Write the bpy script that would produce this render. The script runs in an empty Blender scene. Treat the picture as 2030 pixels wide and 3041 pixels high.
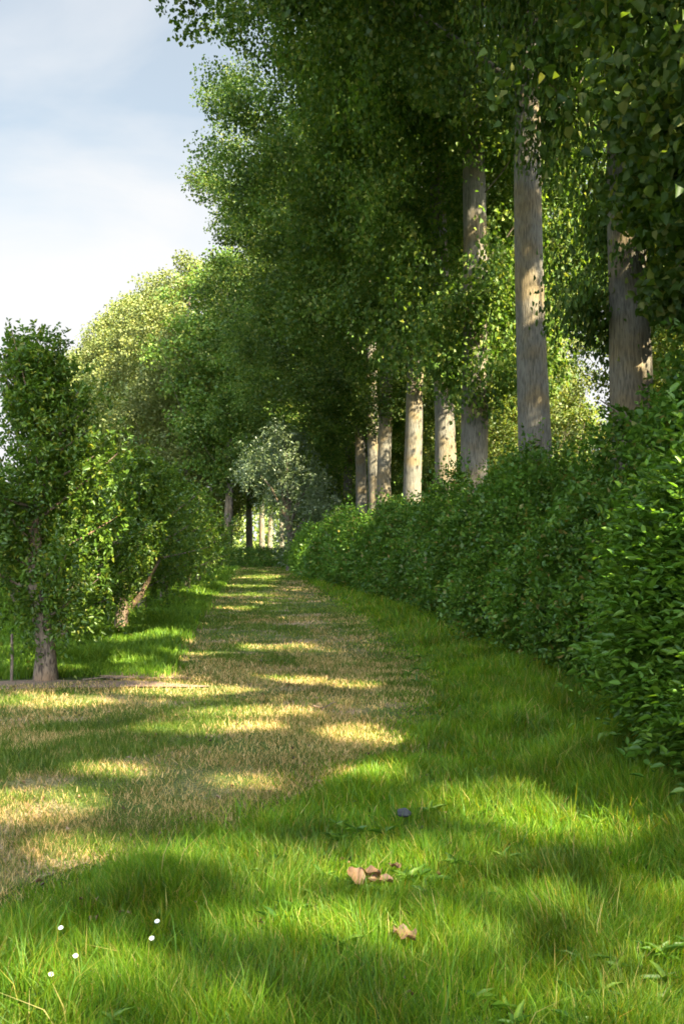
import bpy, math
import numpy as np
R = math.radians
rng = np.random.default_rng(7)
scene = bpy.context.scene
col = scene.collection

# ------------------------------------------------------------------ camera
cam_d = bpy.data.cameras.new("camera")
cam = bpy.data.objects.new("camera", cam_d); col.objects.link(cam)
cam.location = (0, 0, 1.62)
cam.rotation_euler = (R(90 + 1.64), 0, 0)
cam_d.sensor_fit = 'VERTICAL'; cam_d.sensor_height = 36; cam_d.sensor_width = 24
cam_d.lens = 35.0; cam_d.clip_start = 0.05; cam_d.clip_end = 3000
scene.camera = cam

# ------------------------------------------------------------------ light
SUN_AZ_BEHIND = 48          # degrees behind straight-right
SUN_EL = 37
ca, sa, ce, se = math.cos(R(SUN_AZ_BEHIND)), math.sin(R(SUN_AZ_BEHIND)), math.cos(R(SUN_EL)), math.sin(R(SUN_EL))
SD = np.array([ca * ce, -sa * ce, se])              # towards the sun
sun_d = bpy.data.lights.new("sun", 'SUN')
sun_d.energy = 5.0; sun_d.angle = R(0.55); sun_d.color = (1.0, 0.83, 0.54)
sun = bpy.data.objects.new("sun", sun_d); col.objects.link(sun)
sun.rotation_euler = (R(90 - SUN_EL), 0, R(90 - SUN_AZ_BEHIND))
sun.location = (20, -15, 40)

world = bpy.data.worlds.new("World"); scene.world = world; world.use_nodes = True
nt = world.node_tree; nt.nodes.clear()
def N(t, k, **kw):
    n = t.nodes.new(k)
    for a, b in kw.items(): setattr(n, a, b)
    return n
L = nt.links.new
out = N(nt, 'ShaderNodeOutputWorld'); bg = N(nt, 'ShaderNodeBackground')
sky = N(nt, 'ShaderNodeTexSky', sky_type='NISHITA', sun_disc=False, sun_elevation=R(SUN_EL), sun_rotation=R(90 + SUN_AZ_BEHIND))
sky.air_density = 1.0; sky.dust_density = 1.5
geo = N(nt, 'ShaderNodeTexCoord')
sep = N(nt, 'ShaderNodeSeparateXYZ'); L(geo.outputs['Generated'], sep.inputs[0])
mp = N(nt, 'ShaderNodeMapping'); mp.inputs['Scale'].default_value = (1.0, 1.0, 3.2); mp.inputs['Location'].default_value = (0.3, 0.2, 0.55)
L(geo.outputs['Generated'], mp.inputs[0])
n1 = N(nt, 'ShaderNodeTexNoise'); n1.inputs['Scale'].default_value = 2.6; n1.inputs['Detail'].default_value = 6; n1.inputs['Roughness'].default_value = .52; n1.inputs['Distortion'].default_value = .4
L(mp.outputs[0], n1.inputs['Vector'])
# cloud cover grows towards the horizon
mr = N(nt, 'ShaderNodeMapRange'); mr.inputs[1].default_value = 0.2; mr.inputs[2].default_value = 0.40; mr.inputs[3].default_value = 0.42; mr.inputs[4].default_value = -0.05
L(sep.outputs[2], mr.inputs[0])
ad = N(nt, 'ShaderNodeMath', operation='ADD'); L(n1.outputs['Fac'], ad.inputs[0]); L(mr.outputs[0], ad.inputs[1])
cr = N(nt, 'ShaderNodeValToRGB'); cr.color_ramp.elements[0].position = .40; cr.color_ramp.elements[0].color = (.42, .42, .42, 1); cr.color_ramp.elements[1].position = .80
L(ad.outputs[0], cr.inputs[0])
skm = N(nt, 'ShaderNodeMix', data_type='RGBA', blend_type='MULTIPLY'); skm.inputs[0].default_value = 1
L(sky.outputs[0], skm.inputs[6]); skm.inputs[7].default_value = (.98, 1.02, .88, 1)
cl = N(nt, 'ShaderNodeMix', data_type='RGBA'); L(cr.outputs[0], cl.inputs[0]); L(skm.outputs[2], cl.inputs[6]); cl.inputs[7].default_value = (4.3, 4.33, 4.38, 1)
# sky boosted towards the sun, out of view, as added fill light
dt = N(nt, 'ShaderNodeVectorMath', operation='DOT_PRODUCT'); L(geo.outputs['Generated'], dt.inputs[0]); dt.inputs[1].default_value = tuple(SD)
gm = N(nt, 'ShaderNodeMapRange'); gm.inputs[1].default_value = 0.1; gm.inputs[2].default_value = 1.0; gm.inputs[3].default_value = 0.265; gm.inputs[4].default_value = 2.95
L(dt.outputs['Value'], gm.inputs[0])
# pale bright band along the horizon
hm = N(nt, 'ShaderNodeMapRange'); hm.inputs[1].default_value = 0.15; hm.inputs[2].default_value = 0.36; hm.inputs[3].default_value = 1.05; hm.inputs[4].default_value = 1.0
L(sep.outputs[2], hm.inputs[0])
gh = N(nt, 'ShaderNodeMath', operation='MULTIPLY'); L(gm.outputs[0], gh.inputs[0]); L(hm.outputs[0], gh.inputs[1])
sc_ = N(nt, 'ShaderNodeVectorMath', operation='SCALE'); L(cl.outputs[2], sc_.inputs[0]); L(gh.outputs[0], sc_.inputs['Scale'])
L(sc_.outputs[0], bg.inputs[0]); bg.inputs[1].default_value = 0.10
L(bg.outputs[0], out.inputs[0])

scene.view_settings.view_transform = 'Standard'; scene.view_settings.look = 'None'
scene.view_settings.exposure = 3.1; scene.view_settings.gamma = 1
scene.render.engine = 'CYCLES'
cy = scene.cycles
cy.max_bounces = 7; cy.diffuse_bounces = 4; cy.glossy_bounces = 2; cy.transmission_bounces = 4; cy.transparent_max_bounces = 4
cy.caustics_reflective = False; cy.caustics_refractive = False
cy.sample_clamp_indirect = 6
cy.filter_width = 1.7

# ------------------------------------------------------------------ helpers
def tag(o, label=None, cat=None, group=None, kind=None):
    if label: o['label'] = label
    if cat: o['category'] = cat
    if group: o['group'] = group
    if kind: o['kind'] = kind
    return o
def empty(name, loc, rz=0, sc=1.0):   # a thing's base
    o = bpy.data.objects.new(name, None); col.objects.link(o)
    o.location = loc; o.rotation_euler.z = rz
    o.scale = (sc, sc, sc) if not hasattr(sc, '__len__') else sc
    o.empty_display_size = .3
    return o
def link(name, me, parent=None):
    o = bpy.data.objects.new(name, me); col.objects.link(o)
    if parent: o.parent = parent
    return o
def copy_tree(root, loc, rz=0, sc=(1, 1, 1)):
    r = root.copy(); col.objects.link(r); r.location = loc; r.rotation_euler = (0, 0, rz); r.scale = sc
    for ch in list(root.children):
        c = ch.copy(); col.objects.link(c); c.parent = r
    return r
def build(name, V, F, mat, smooth=False):
    """V (n,3); F (m,4) int, or list of such arrays (quads)."""
    me = bpy.data.meshes.new(name)
    V = np.ascontiguousarray(V, dtype=np.float32); F = np.ascontiguousarray(F, dtype=np.int32)
    me.vertices.add(len(V)); me.vertices.foreach_set('co', V.ravel())
    k = F.shape[1]
    me.loops.add(F.size); me.loops.foreach_set('vertex_index', F.ravel())
    me.polygons.add(len(F)); me.polygons.foreach_set('loop_start', np.arange(0, F.size, k, dtype=np.int32))
    if smooth: me.polygons.foreach_set('use_smooth', np.ones(len(F), dtype=bool))
    me.update(calc_edges=True); me.validate()
    for m in (mat if isinstance(mat, (list, tuple)) else [mat]): me.materials.append(m)
    return me
def unit(a):
    return a / np.maximum(np.linalg.norm(a, axis=-1, keepdims=True), 1e-9)
def rdir(n, g=rng):
    return unit(g.normal(size=(n, 3)))

_tab = np.random.default_rng(99).random((256, 256))
def vnoise(x, y, s=1.0, o=0):
    x = np.asarray(x, float) * s + 37.3 + o * 17.7; y = np.asarray(y, float) * s + 91.1 + o * 5.3
    xi = np.floor(x).astype(int); yi = np.floor(y).astype(int); fx = x - xi; fy = y - yi
    fx = fx * fx * (3 - 2 * fx); fy = fy * fy * (3 - 2 * fy)
    g = lambda a, b: _tab[a % 256, b % 256]
    return (g(xi, yi) * (1 - fx) + g(xi + 1, yi) * fx) * (1 - fy) + (g(xi, yi + 1) * (1 - fx) + g(xi + 1, yi + 1) * fx) * fy
def hg(x, y):
    x = np.asarray(x, float); y = np.asarray(y, float)
    f = np.clip((40 - np.abs(y)) / 30, 0, 1)
    return f * (.035 * np.sin(x * .9 + 1.3) * np.cos(y * .7) + .02 * np.sin(x * 1.7 - y * 1.1))
def P(x, y, z=0): return (x, y, float(hg(x, y)) + z)

# --- leaves
def leaves(base, d, nrm, ln, wd, six=False, fold=.22, droop=.15):
    """arrays -> V,F for leaf quads (4 verts) or two-quad leaves (6 verts)"""
    n = len(base); d = unit(d)
    s = unit(np.cross(d, nrm)); u = np.cross(s, d)
    ln = np.broadcast_to(ln, (n,))[:, None]; wd = np.broadcast_to(wd, (n,))[:, None]
    if not six:
        c = base + d * ln * .42 - u * ln * droop * .3
        V = np.stack([base, c + s * wd * .5 + u * wd * fold, base + d * ln - u * ln * droop, c - s * wd * .5 + u * wd * fold], 1).reshape(-1, 3)
        F = np.arange(4 * n).reshape(n, 4)
    else:
        a = base + d * ln * .3; b = base + d * ln * .65 - u * ln * droop * .45
        V = np.stack([base, a + s * wd * .5 + u * wd * fold, b + s * wd * .38 + u * wd * fold, base + d * ln - u * ln * droop * 1.2,
                      b - s * wd * .38 + u * wd * fold, a - s * wd * .5 + u * wd * fold], 1).reshape(-1, 3)
        i = np.arange(n)[:, None] * 6
        F = np.concatenate([i + np.array([[0, 1, 2, 3]]), i + np.array([[0, 3, 4, 5]])])
    return V, F
def shoots(p, d, sl, nl, ln, wd, six=False, pinnate=False, jit=.35, up=.5, g=rng):
    """leafy shoots: from p along d, length sl (n,), nl leaves on each"""
    n = len(p); t = (np.arange(nl) + .6) / nl
    d = unit(d); side = unit(np.cross(d, rdir(n, g) * (.25 if pinnate else 1) + np.array([0, 0, 1.]) * (1 if pinnate else .3)))
    pos = p[:, None] + d[:, None] * (np.broadcast_to(sl, (n,))[:, None, None] * t[None, :, None])
    pos = pos - np.array([0, 0, 1.]) * (np.broadcast_to(sl, (n,))[:, None, None] * .25 * t[None, :, None] ** 2)
    sg = np.where(np.arange(nl) % 2 == 0, 1., -1.)[None, :, None]
    if nl > 1 and pinnate: sg = sg.copy(); 
    ld = d[:, None] * .75 + side[:, None] * sg * .95 + g.normal(size=(n, nl, 3)) * jit
    nr = g.normal(size=(n, nl, 3)) * (.35 if pinnate else .7) + np.array([0, 0, up])
    ls = np.broadcast_to(ln, (n,))[:, None] * g.uniform(.65, 1.2, (n, nl))
    ws = np.broadcast_to(wd, (n,))[:, None] / np.broadcast_to(ln, (n,))[:, None] * ls
    return leaves(pos.reshape(-1, 3), ld.reshape(-1, 3), nr.reshape(-1, 3), ls.ravel(), ws.ravel(), six=six)
def cat(parts):
    Vs, Fs, o = [], [], 0
    for V, F in parts:
        Vs.append(V); Fs.append(F + o); o += len(V)
    return np.concatenate(Vs), np.concatenate(Fs)
# --- tubes
def tube(pts, rad, k=8, wob=0.0, g=rng, closed=True):
    pts = np.asarray(pts, float); rad = np.asarray(rad, float); n = len(pts)
    t = unit(np.gradient(pts, axis=0))
    ref = np.array([0, 0, 1.]) if abs(t[0][2]) < .8 else np.array([1., 0, 0])
    s = unit(np.cross(t, ref)); u = np.cross(s, t)
    a = np.linspace(0, 2 * np.pi, k, endpoint=False)
    w = 1 + wob * g.normal(size=(n, k)) if wob else np.ones((n, k))
    V = (pts[:, None] + (s[:, None] * np.cos(a)[None, :, None] + u[:, None] * np.sin(a)[None, :, None]) * (rad[:, None] * w)[..., None]).reshape(-1, 3)
    i = np.arange(n - 1)[:, None] * k; j = np.arange(k)[None]; j2 = (j + 1) % k
    F = np.stack([i + j, i + j2, i + k + j2, i + k + j], -1).reshape(-1, 4)
    return V, F

# ------------------------------------------------------------------ materials
def mat(name):
    m = bpy.data.materials.new(name); m.use_nodes = True; m.node_tree.nodes.clear(); return m
def ramp(t, fac, stops):
    r = N(t, 'ShaderNodeValToRGB'); e = r.color_ramp.elements
    while len(e) < len(stops): e.new(.5)
    for q, (p_, c) in zip(e, stops): q.position = p_; q.color = (*c, 1)
    t.links.new(fac, r.inputs[0]); return r.outputs[0]
def leaf_mat(name, stops, trans=.35, tint=(1.25, 1.35, .55), rough=.5, gloss=.05, nscale=.6, tree=.25, amp=.22):
    m = mat(name); t = m.node_tree; l = t.links.new
    g = N(t, 'ShaderNodeNewGeometry'); c = ramp(t, g.outputs['Random Per Island'], stops)
    tc = N(t, 'ShaderNodeTexCoord'); no = N(t, 'ShaderNodeTexNoise'); no.inputs['Scale'].default_value = nscale; no.inputs['Detail'].default_value = 2
    l(tc.outputs['Object'], no.inputs['Vector'])
    mr = N(t, 'ShaderNodeMapRange'); mr.inputs[1].default_value = .3; mr.inputs[2].default_value = .7; mr.inputs[3].default_value = 1 - amp; mr.inputs[4].default_value = 1 + amp
    l(no.outputs['Fac'], mr.inputs[0])
    oi = N(t, 'ShaderNodeObjectInfo'); mo = N(t, 'ShaderNodeMapRange'); mo.inputs[3].default_value = 1 - tree; mo.inputs[4].default_value = 1 + tree
    l(oi.outputs['Random'], mo.inputs[0])
    mu = N(t, 'ShaderNodeMath', operation='MULTIPLY'); l(mr.outputs[0], mu.inputs[0]); l(mo.outputs[0], mu.inputs[1])
    vm = N(t, 'ShaderNodeVectorMath', operation='SCALE'); l(c, vm.inputs[0]); l(mu.outputs[0], vm.inputs['Scale'])
    di = N(t, 'ShaderNodeBsdfDiffuse'); l(vm.outputs[0], di.inputs[0])
    tm = N(t, 'ShaderNodeVectorMath', operation='MULTIPLY'); l(vm.outputs[0], tm.inputs[0]); tm.inputs[1].default_value = tint
    tr = N(t, 'ShaderNodeBsdfTranslucent'); l(tm.outputs[0], tr.inputs[0])
    mx = N(t, 'ShaderNodeMixShader'); mx.inputs[0].default_value = trans; l(di.outputs[0], mx.inputs[1]); l(tr.outputs[0], mx.inputs[2])
    gl = N(t, 'ShaderNodeBsdfGlossy'); gl.inputs['Roughness'].default_value = rough; gl.inputs[0].default_value = (.8, .9, 1, 1)
    m2 = N(t, 'ShaderNodeMixShader'); m2.inputs[0].default_value = gloss; l(mx.outputs[0], m2.inputs[1]); l(gl.outputs[0], m2.inputs[2])
    o = N(t, 'ShaderNodeOutputMaterial'); l(m2.outputs[0], o.inputs[0]); return m
def bark_mat(name, c0, c1, c2, scale=6, zs=.12, bump=.6):
    m = mat(name); t = m.node_tree; l = t.links.new
    tc = N(t, 'ShaderNodeTexCoord'); mp = N(t, 'ShaderNodeMapping'); mp.inputs['Scale'].default_value = (1, 1, zs); l(tc.outputs['Object'], mp.inputs[0])
    n1 = N(t, 'ShaderNodeTexNoise'); n1.inputs['Scale'].default_value = scale * 3; n1.inputs['Detail'].default_value = 6; n1.inputs['Distortion'].default_value = .6; l(mp.outputs[0], n1.inputs['Vector'])
    n2 = N(t, 'ShaderNodeTexNoise'); n2.inputs['Scale'].default_value = 1.3; n2.inputs['Detail'].default_value = 4; l(tc.outputs['Object'], n2.inputs['Vector'])
    a = ramp(t, n1.outputs['Fac'], [(.36, c0), (.52, c1), (.7, tuple(x * 1.25 for x in c1))])
    f = ramp(t, n2.outputs['Fac'], [(.45, (0, 0, 0)), (.62, (1, 1, 1))])
    mx = N(t, 'ShaderNodeMix', data_type='RGBA'); l(f, mx.inputs[0]); l(a, mx.inputs[6])
    mm = N(t, 'ShaderNodeMix', data_type='RGBA', blend_type='MULTIPLY'); mm.inputs[0].default_value = 1; l(a, mm.inputs[6]); mm.inputs[7].default_value = (*c2, 1)
    l(mm.outputs[2], mx.inputs[7])
    b = N(t, 'ShaderNodeBsdfPrincipled'); l(mx.outputs[2], b.inputs['Base Color']); b.inputs['Roughness'].default_value = .9
    bp = N(t, 'ShaderNodeBump'); bp.inputs['Strength'].default_value = bump; bp.inputs['Distance'].default_value = .03; l(n1.outputs['Fac'], bp.inputs['Height']); l(bp.outputs[0], b.inputs['Normal'])
    o = N(t, 'ShaderNodeOutputMaterial'); l(b.outputs[0], o.inputs[0]); return m
def plain(name, c, rough=.8, var=.3, scale=20):
    m = mat(name); t = m.node_tree; l = t.links.new
    tc = N(t, 'ShaderNodeTexCoord'); n1 = N(t, 'ShaderNodeTexNoise'); n1.inputs['Scale'].default_value = scale; n1.inputs['Detail'].default_value = 4; l(tc.outputs['Object'], n1.inputs['Vector'])
    a = ramp(t, n1.outputs['Fac'], [(.3, tuple(x * (1 - var) for x in c)), (.7, tuple(min(1, x * (1 + var)) for x in c))])
    b = N(t, 'ShaderNodeBsdfPrincipled'); l(a, b.inputs['Base Color']); b.inputs['Roughness'].default_value = rough
    o = N(t, 'ShaderNodeOutputMaterial'); l(b.outputs[0], o.inputs[0]); return m

M_pop = leaf_mat("poplar_leaf", [(0, (.038, .08, .015)), (.5, (.066, .122, .022)), (.85, (.11, .16, .03)), (1, (.18, .2, .055))], tint=(1.35, 1.35, .5), trans=.45, gloss=.012, amp=.35)
M_far = leaf_mat("far_poplar_leaf", [(0, (.075, .11, .028)), (.5, (.115, .145, .04)), (1, (.17, .185, .06))], trans=.35, tint=(1.25, 1.15, .5), gloss=.015, tree=.15, nscale=.4)
M_bgl = leaf_mat("background_leaf", [(0, (.06, .11, .02)), (.6, (.11, .16, .03)), (1, (.19, .2, .05))], trans=.45, tint=(1.4, 1.3, .4), gloss=.015)
M_hedge = leaf_mat("hedge_leaf", [(0, (.042, .105, .014)), (.6, (.072, .155, .019)), (.9, (.115, .2, .025)), (1, (.17, .13, .035))], trans=.38, gloss=.015, rough=.4, amp=.35, nscale=1.3, tree=.1)
M_elder = leaf_mat("elder_leaf", [(0, (.05, .12, .014)), (.6, (.08, .17, .018)), (1, (.13, .22, .025))], trans=.38, gloss=.018, rough=.4, nscale=1.6, tree=.05)
M_pear = leaf_mat("pear_leaf", [(0, (.042, .09, .012)), (.55, (.07, .14, .016)), (.88, (.12, .19, .022)), (1, (.2, .22, .03))], tint=(1.4, 1.35, .4), trans=.45, gloss=.018, rough=.4, nscale=1.5, tree=.12)
M_willow = leaf_mat("willow_leaf", [(0, (.05, .09, .028)), (.5, (.085, .13, .042)), (1, (.15, .19, .075))], trans=.25, tint=(1, 1.1, .6), gloss=.06)
M_bush = leaf_mat("dark_bush_leaf", [(0, (.03, .04, .015)), (.6, (.05, .06, .02)), (1, (.1, .07, .03))], trans=.25)
B_pop = bark_mat("poplar_bark", (.05, .049, .043), (.1, .098, .084), (1.22, 1.0, .66), scale=13, zs=.13, bump=.8)
B_pear = bark_mat("pear_bark", (.045, .035, .028), (.15, .12, .09), (1.1, .9, .7), scale=14, zs=.3)
B_far = bark_mat("dark_bark", (.04, .035, .03), (.11, .1, .08), (1.2, 1.0, .7))

# ground shaders
def ground_mat(name, path=False):
    m = mat(name); t = m.node_tree; l = t.links.new
    tc = N(t, 'ShaderNodeTexCoord')
    n1 = N(t, 'ShaderNodeTexNoise'); n1.inputs['Scale'].default_value = .9; n1.inputs['Detail'].default_value = 5; l(tc.outputs['Object'], n1.inputs['Vector'])
    n2 = N(t, 'ShaderNodeTexNoise'); n2.inputs['Scale'].default_value = 45; n2.inputs['Detail'].default_value = 5; l(tc.outputs['Object'], n2.inputs['Vector'])
    if path:
        a = ramp(t, n2.outputs['Fac'], [(.32, (.09, .065, .04)), (.5, (.22, .165, .1)), (.7, (.38, .29, .18))])
        b2 = ramp(t, n2.outputs['Fac'], [(.32, (.025, .045, .01)), (.55, (.07, .1, .022)), (.75, (.14, .165, .05))])
        f = ramp(t, n1.outputs['Fac'], [(.38, (0, 0, 0)), (.52, (1, 1, 1))])
    else:
        a = ramp(t, n2.outputs['Fac'], [(.35, (.02, .03, .008)), (.55, (.04, .065, .014)), (.75, (.08, .09, .03))])
        b2 = ramp(t, n2.outputs['Fac'], [(.35, (.03, .045, .01)), (.6, (.06, .1, .02)), (.75, (.11, .13, .035))])
        f = n1.outputs['Fac']
    mx = N(t, 'ShaderNodeMix', data_type='RGBA'); l(f, mx.inputs[0]); l(a, mx.inputs[6]); l(b2, mx.inputs[7])
    b = N(t, 'ShaderNodeBsdfPrincipled'); l(mx.outputs[2], b.inputs['Base Color']); b.inputs['Roughness'].default_value = .95
    b.inputs['Specular IOR Level'].default_value = .15
    bp = N(t, 'ShaderNodeBump'); bp.inputs['Strength'].default_value = .8; bp.inputs['Distance'].default_value = .02; l(n2.outputs['Fac'], bp.inputs['Height']); l(bp.outputs[0], b.inputs['Normal'])
    o = N(t, 'ShaderNodeOutputMaterial'); l(b.outputs[0], o.inputs[0]); return m
M_ground = ground_mat("turf_soil"); M_path = ground_mat("dry_turf", True)
M_field = plain("far_field_grass", (.16, .22, .05), .9, .25, .5)
M_soil = plain("bare_soil", (.14, .095, .07), .95, .45, 30)

# ------------------------------------------------------------------ ground
def grid(xs, ys, dz=0):
    X, Y = np.meshgrid(xs, ys); V = np.stack([X.ravel(), Y.ravel(), (hg(X, Y) + dz).ravel()], 1)
    nx = len(xs); i = (np.arange(len(ys) - 1)[:, None] * nx + np.arange(nx - 1)[None]).ravel()
    return V, np.stack([i, i + 1, i + nx + 1, i + nx], 1)
xs = np.concatenate([[-900, -400, -200, -100, -60, -40], np.arange(-30, 30.1, .4), [40, 60, 100, 200, 400, 900]])
ys = np.concatenate([[-300, -100, -60], np.arange(-40, 70.1, .4), [80, 100, 140, 200, 400, 800, 1500]])
V, F = grid(xs, ys)
tag(link('ground', build('ground', V, F, M_ground, True)), kind='structure')
# path: strip between two traced edges
dl = [-12, 0, 10.6, 11.0, 11.6, 14.6, 22.8, 40, 52, 60]; xl = [-9, -9, -9, -3.2, -2.1, -2.45, -3.2, -4.7, -5.7, -6.2]
dr = [-12, 0, 3, 4.6, 5.8, 7.9, 9.6, 11.4, 14, 18.3, 25, 36.5, 60]; xr = [-6, -4, -2.9, -1.65, -.8, .25, .7, .85, .75, .45, -.2, -1.34, -3.8]
def pathL(d): return np.interp(d, dl, xl)
def pathR(d): return np.interp(d, dr, xr) + .12 * (vnoise(d, 0, 1.1) - .5)
ds = np.arange(-12, 60.01, .3); k = 24
X = pathL(ds)[:, None] + (pathR(ds) - pathL(ds))[:, None] * np.linspace(0, 1, k)[None]
Y = np.repeat(ds[:, None], k, 1); V = np.stack([X, Y, hg(X, Y) + .004], -1).reshape(-1, 3)
i = (np.arange(len(ds) - 1)[:, None] * k + np.arange(k - 1)[None]).ravel()
tag(link('path', build('path', V, np.stack([i, i + 1, i + k + 1, i + k], 1), M_path, True)), kind='structure')
# sunlit field past the end of the path
V, F = grid(np.linspace(-120, 40, 20), np.linspace(78, 420, 20), .03)
tag(link('field', build('field', V, F, M_field, True)), kind='structure')

# ------------------------------------------------------------------ poplars
def poplar(seed, z0, prof_z, prof_r, H, r0, nclump, per, leaf, mleaf, mbark, ani=.62, lean=0, nlimb=6, k=14, low_gap=None, csz=.75, six=False):
    """returns (trunk_mesh, crown_mesh)"""
    g = np.random.default_rng(seed)
    zz = np.linspace(0, H * .93, 26)
    tx = .12 * np.sin(zz * .25 + seed) + lean * zz; ty = .1 * np.cos(zz * .21 + seed) - .1 * np.cos(seed)
    rr = r0 * (1 - zz / H) ** .75 + .01; rr[0] *= 1.35; rr[1] *= 1.05
    parts = [tube(np.stack([tx, ty, zz], 1), rr, k, .03, g)]
    # clump centres in the crown profile, biased to the outside
    ph = g.uniform(0, 6.28, 4)
    zc = g.uniform(prof_z[0], prof_z[-1], nclump * 4)
    rmax = np.interp(zc, prof_z, prof_r); keep = g.random(len(zc)) < (rmax / max(prof_r)) ** 1.15 + .06
    zc = zc[keep][:nclump]; rmax = rmax[keep][:nclump]; n = len(zc)
    a = g.uniform(0, 2 * np.pi, n)
    lob = .97 + .1 * np.sin(3 * a + ph[0] + zc * .5) + .07 * np.sin(5 * a + ph[1] - zc * .8) + .09 * np.sin(zc * 1.3 + ph[2])
    rad = rmax * lob * np.sqrt(g.uniform(.02, 1.0, n))
    cx = np.interp(zc, zz, tx); cyy = np.interp(zc, zz, ty)
    C = np.stack([cx + rad * np.cos(a), cyy + rad * np.sin(a) * ani, zc], 1)
    outw = np.stack([np.cos(a), np.sin(a) * ani, .55 + 0 * a], 1)
    # limbs
    order = [q for q in g.permutation(n) if C[q][2] > z0 + (5 if H > 20 else .5)][:nlimb]
    for q in order:
        e = C[q] * np.array([.9, .9, 1]) + np.array([0, 0, -.3]); rq = rad[q]
        zb = max(z0 * .97, e[2] - rq * 1.25 - .8); b = np.array([np.interp(zb, zz, tx), np.interp(zb, zz, ty), zb])
        if e[2] - zb < rq * .5: e = b + (e - b) * np.array([.6, .6, 1]) + np.array([0, 0, .5])
        tt = np.linspace(0, 1, 9)[:, None]; mid = b + (e - b) * np.array([.62, .62, .3])
        pts = (1 - tt) ** 2 * b + 2 * tt * (1 - tt) * mid + tt ** 2 * e
        pts[1:-1] += np.cumsum(g.normal(size=(7, 3)) * .06, 0) * np.sin(np.linspace(.3, 2.8, 7))[:, None]
        rb = min(.018, np.interp(zb, zz, rr) * .4)
        parts.append(tube(pts, np.linspace(rb, .008, 9), 5))
    # few bare twigs hanging low on the trunk
    TV, TF = cat(parts)
    # leaves
    size = g.uniform(.6, 1.4, n) * csz
    cnt = np.maximum(4, (per * (size / csz) ** 2).astype(int))
    idx = np.repeat(np.arange(n), cnt); m = len(idx)
    o = rdir(m, g) * (g.random(m) ** .45)[:, None] * .95 * size[idx][:, None] * np.array([1, 1, .75])
    o += unit(outw)[idx] * (g.uniform(-1, .7, m) * size[idx] * .6)[:, None]
    o[:, 2] -= .25 * (o[:, 0] ** 2 + o[:, 1] ** 2) / np.maximum(size[idx], .3) * .6
    p = C[idx] + o
    d = unit(o) * .5 + rdir(m, g) * .8 + np.array([0, 0, -.35])
    nr = unit(g.normal(size=(m, 3)) + unit(o) * .5 + np.array([0, 0, .35]))
    ln = leaf * g.uniform(.65, 1.25, m)
    LV, LF = leaves(p, d, nr, ln, ln * .95, six=six, droop=.3 if six else .15)
    tm = build('trunk', TV, TF, [mbark, B_far], True); mi = np.ones(len(tm.polygons), np.int32); mi[:25 * k] = 0
    tm.polygons.foreach_set('material_index', mi)
    return tm, build('crown', LV, LF, mleaf)

PZ = [6.9, 7.6, 8.6, 9.8, 11.5, 14, 18, 22, 25.5, 28, 29.5]
PR = [2.0, 3.3, 4.4, 5.2, 6.2, 7.2, 7.9, 7.2, 5.2, 2.8, .4]
protoA = poplar(11, 6.9, PZ, PR, 29.5, .34, 470, 320, .118, M_pop, B_pop)
PZb = [6.9, 7.7, 8.7, 10.2, 12, 14, 18, 22, 25, 27.5, 28.5]
PRb = [1.8, 3.0, 3.9, 4.8, 5.9, 7.0, 7.7, 6.8, 4.8, 2.4, .4]
protoB = poplar(23, 6.8, PZb, PRb, 28.5, .34, 450, 320, .118, M_pop, B_pop)
PZc = [10.0, 10.8, 11.6, 12.8, 14.5, 18, 22, 25.5, 28, 29.5]
PRc = [1.0, 2.6, 4.3, 5.9, 7.2, 7.9, 7.0, 5.0, 2.4, .4]
protoC = poplar(37, 10.0, PZc, PRc, 29.5, .34, 430, 310, .118, M_pop, B_pop)

# --- crown leaves cut away to place sun patches (x, y, half sizes) on the ground
LIT = [(90, 1850, 120, 28), (230, 1935, 130, 24), (130, 1605, 120, 9), (430, 1580, 140, 9), (540, 1640, 150, 8), (440, 1675, 170, 8), (840, 1690, 80, 13), (925, 1702, 60, 14),
 (270, 1768, 70, 8), (700, 1485, 150, 8), (540, 1425, 90, 9), (600, 1325, 60, 4), (560, 1345, 70, 3), (520, 1400, 70, 5), (640, 1380, 60, 4), (330, 1470, 90, 9), (330, 1520, 80, 10),
 (700, 1440, 60, 5), (450, 1500, 60, 6), (600, 1555, 90, 5), (490, 1960, 75, 30), (830, 1780, 60, 16), (1100, 1850, 140, 36), (1280, 1900, 110, 22), (1180, 1645, 30, 20), (960, 1960, 140, 34),
 (860, 2010, 80, 25), (1030, 2005, 150, 20), (720, 2100, 70, 22), (600, 2000, 80, 25), (1480, 2050, 90, 30), (1450, 2190, 110, 40), (1560, 2120, 60, 30), (60, 2290, 120, 80), (150, 2200, 60, 30),
 (1380, 2300, 110, 50), (300, 2250, 90, 30), (850, 2125, 100, 16), (560, 1790, 70, 12), (1050, 1735, 90, 14), (1340, 1780, 60, 14), (1010, 2150, 120, 18), (1220, 2075, 70, 16), (560, 2110, 70, 16), (720, 1960, 60, 18), (1180, 2300, 70, 25), (480, 2290, 70, 22), (1250, 1720, 50, 10)]
_lx, _ly, _la, _lb, _lz = [], [], [], [], []
for (px, py, hw, hh_) in LIT:
    d_ = 1.62 * 2284 / (py - 1240); _lx.append((px - 784) / 2284 * d_); _ly.append(d_); _la.append(hw * d_ / 2284); _lb.append(hh_ * d_ * d_ / (1.62 * 2284)); _lz.append(1.0)
def beam(x, y, z0_, z1_, rad_, n=8, up=1.5):      # a tall target such as a trunk or a crown side
    for z_ in np.linspace(z0_, z1_, n):
        _lx.append(x - SD[0] * z_ / SD[2]); _ly.append(y - SD[1] * z_ / SD[2]); _la.append(rad_); _lb.append(rad_); _lz.append(z_ + up)
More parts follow.
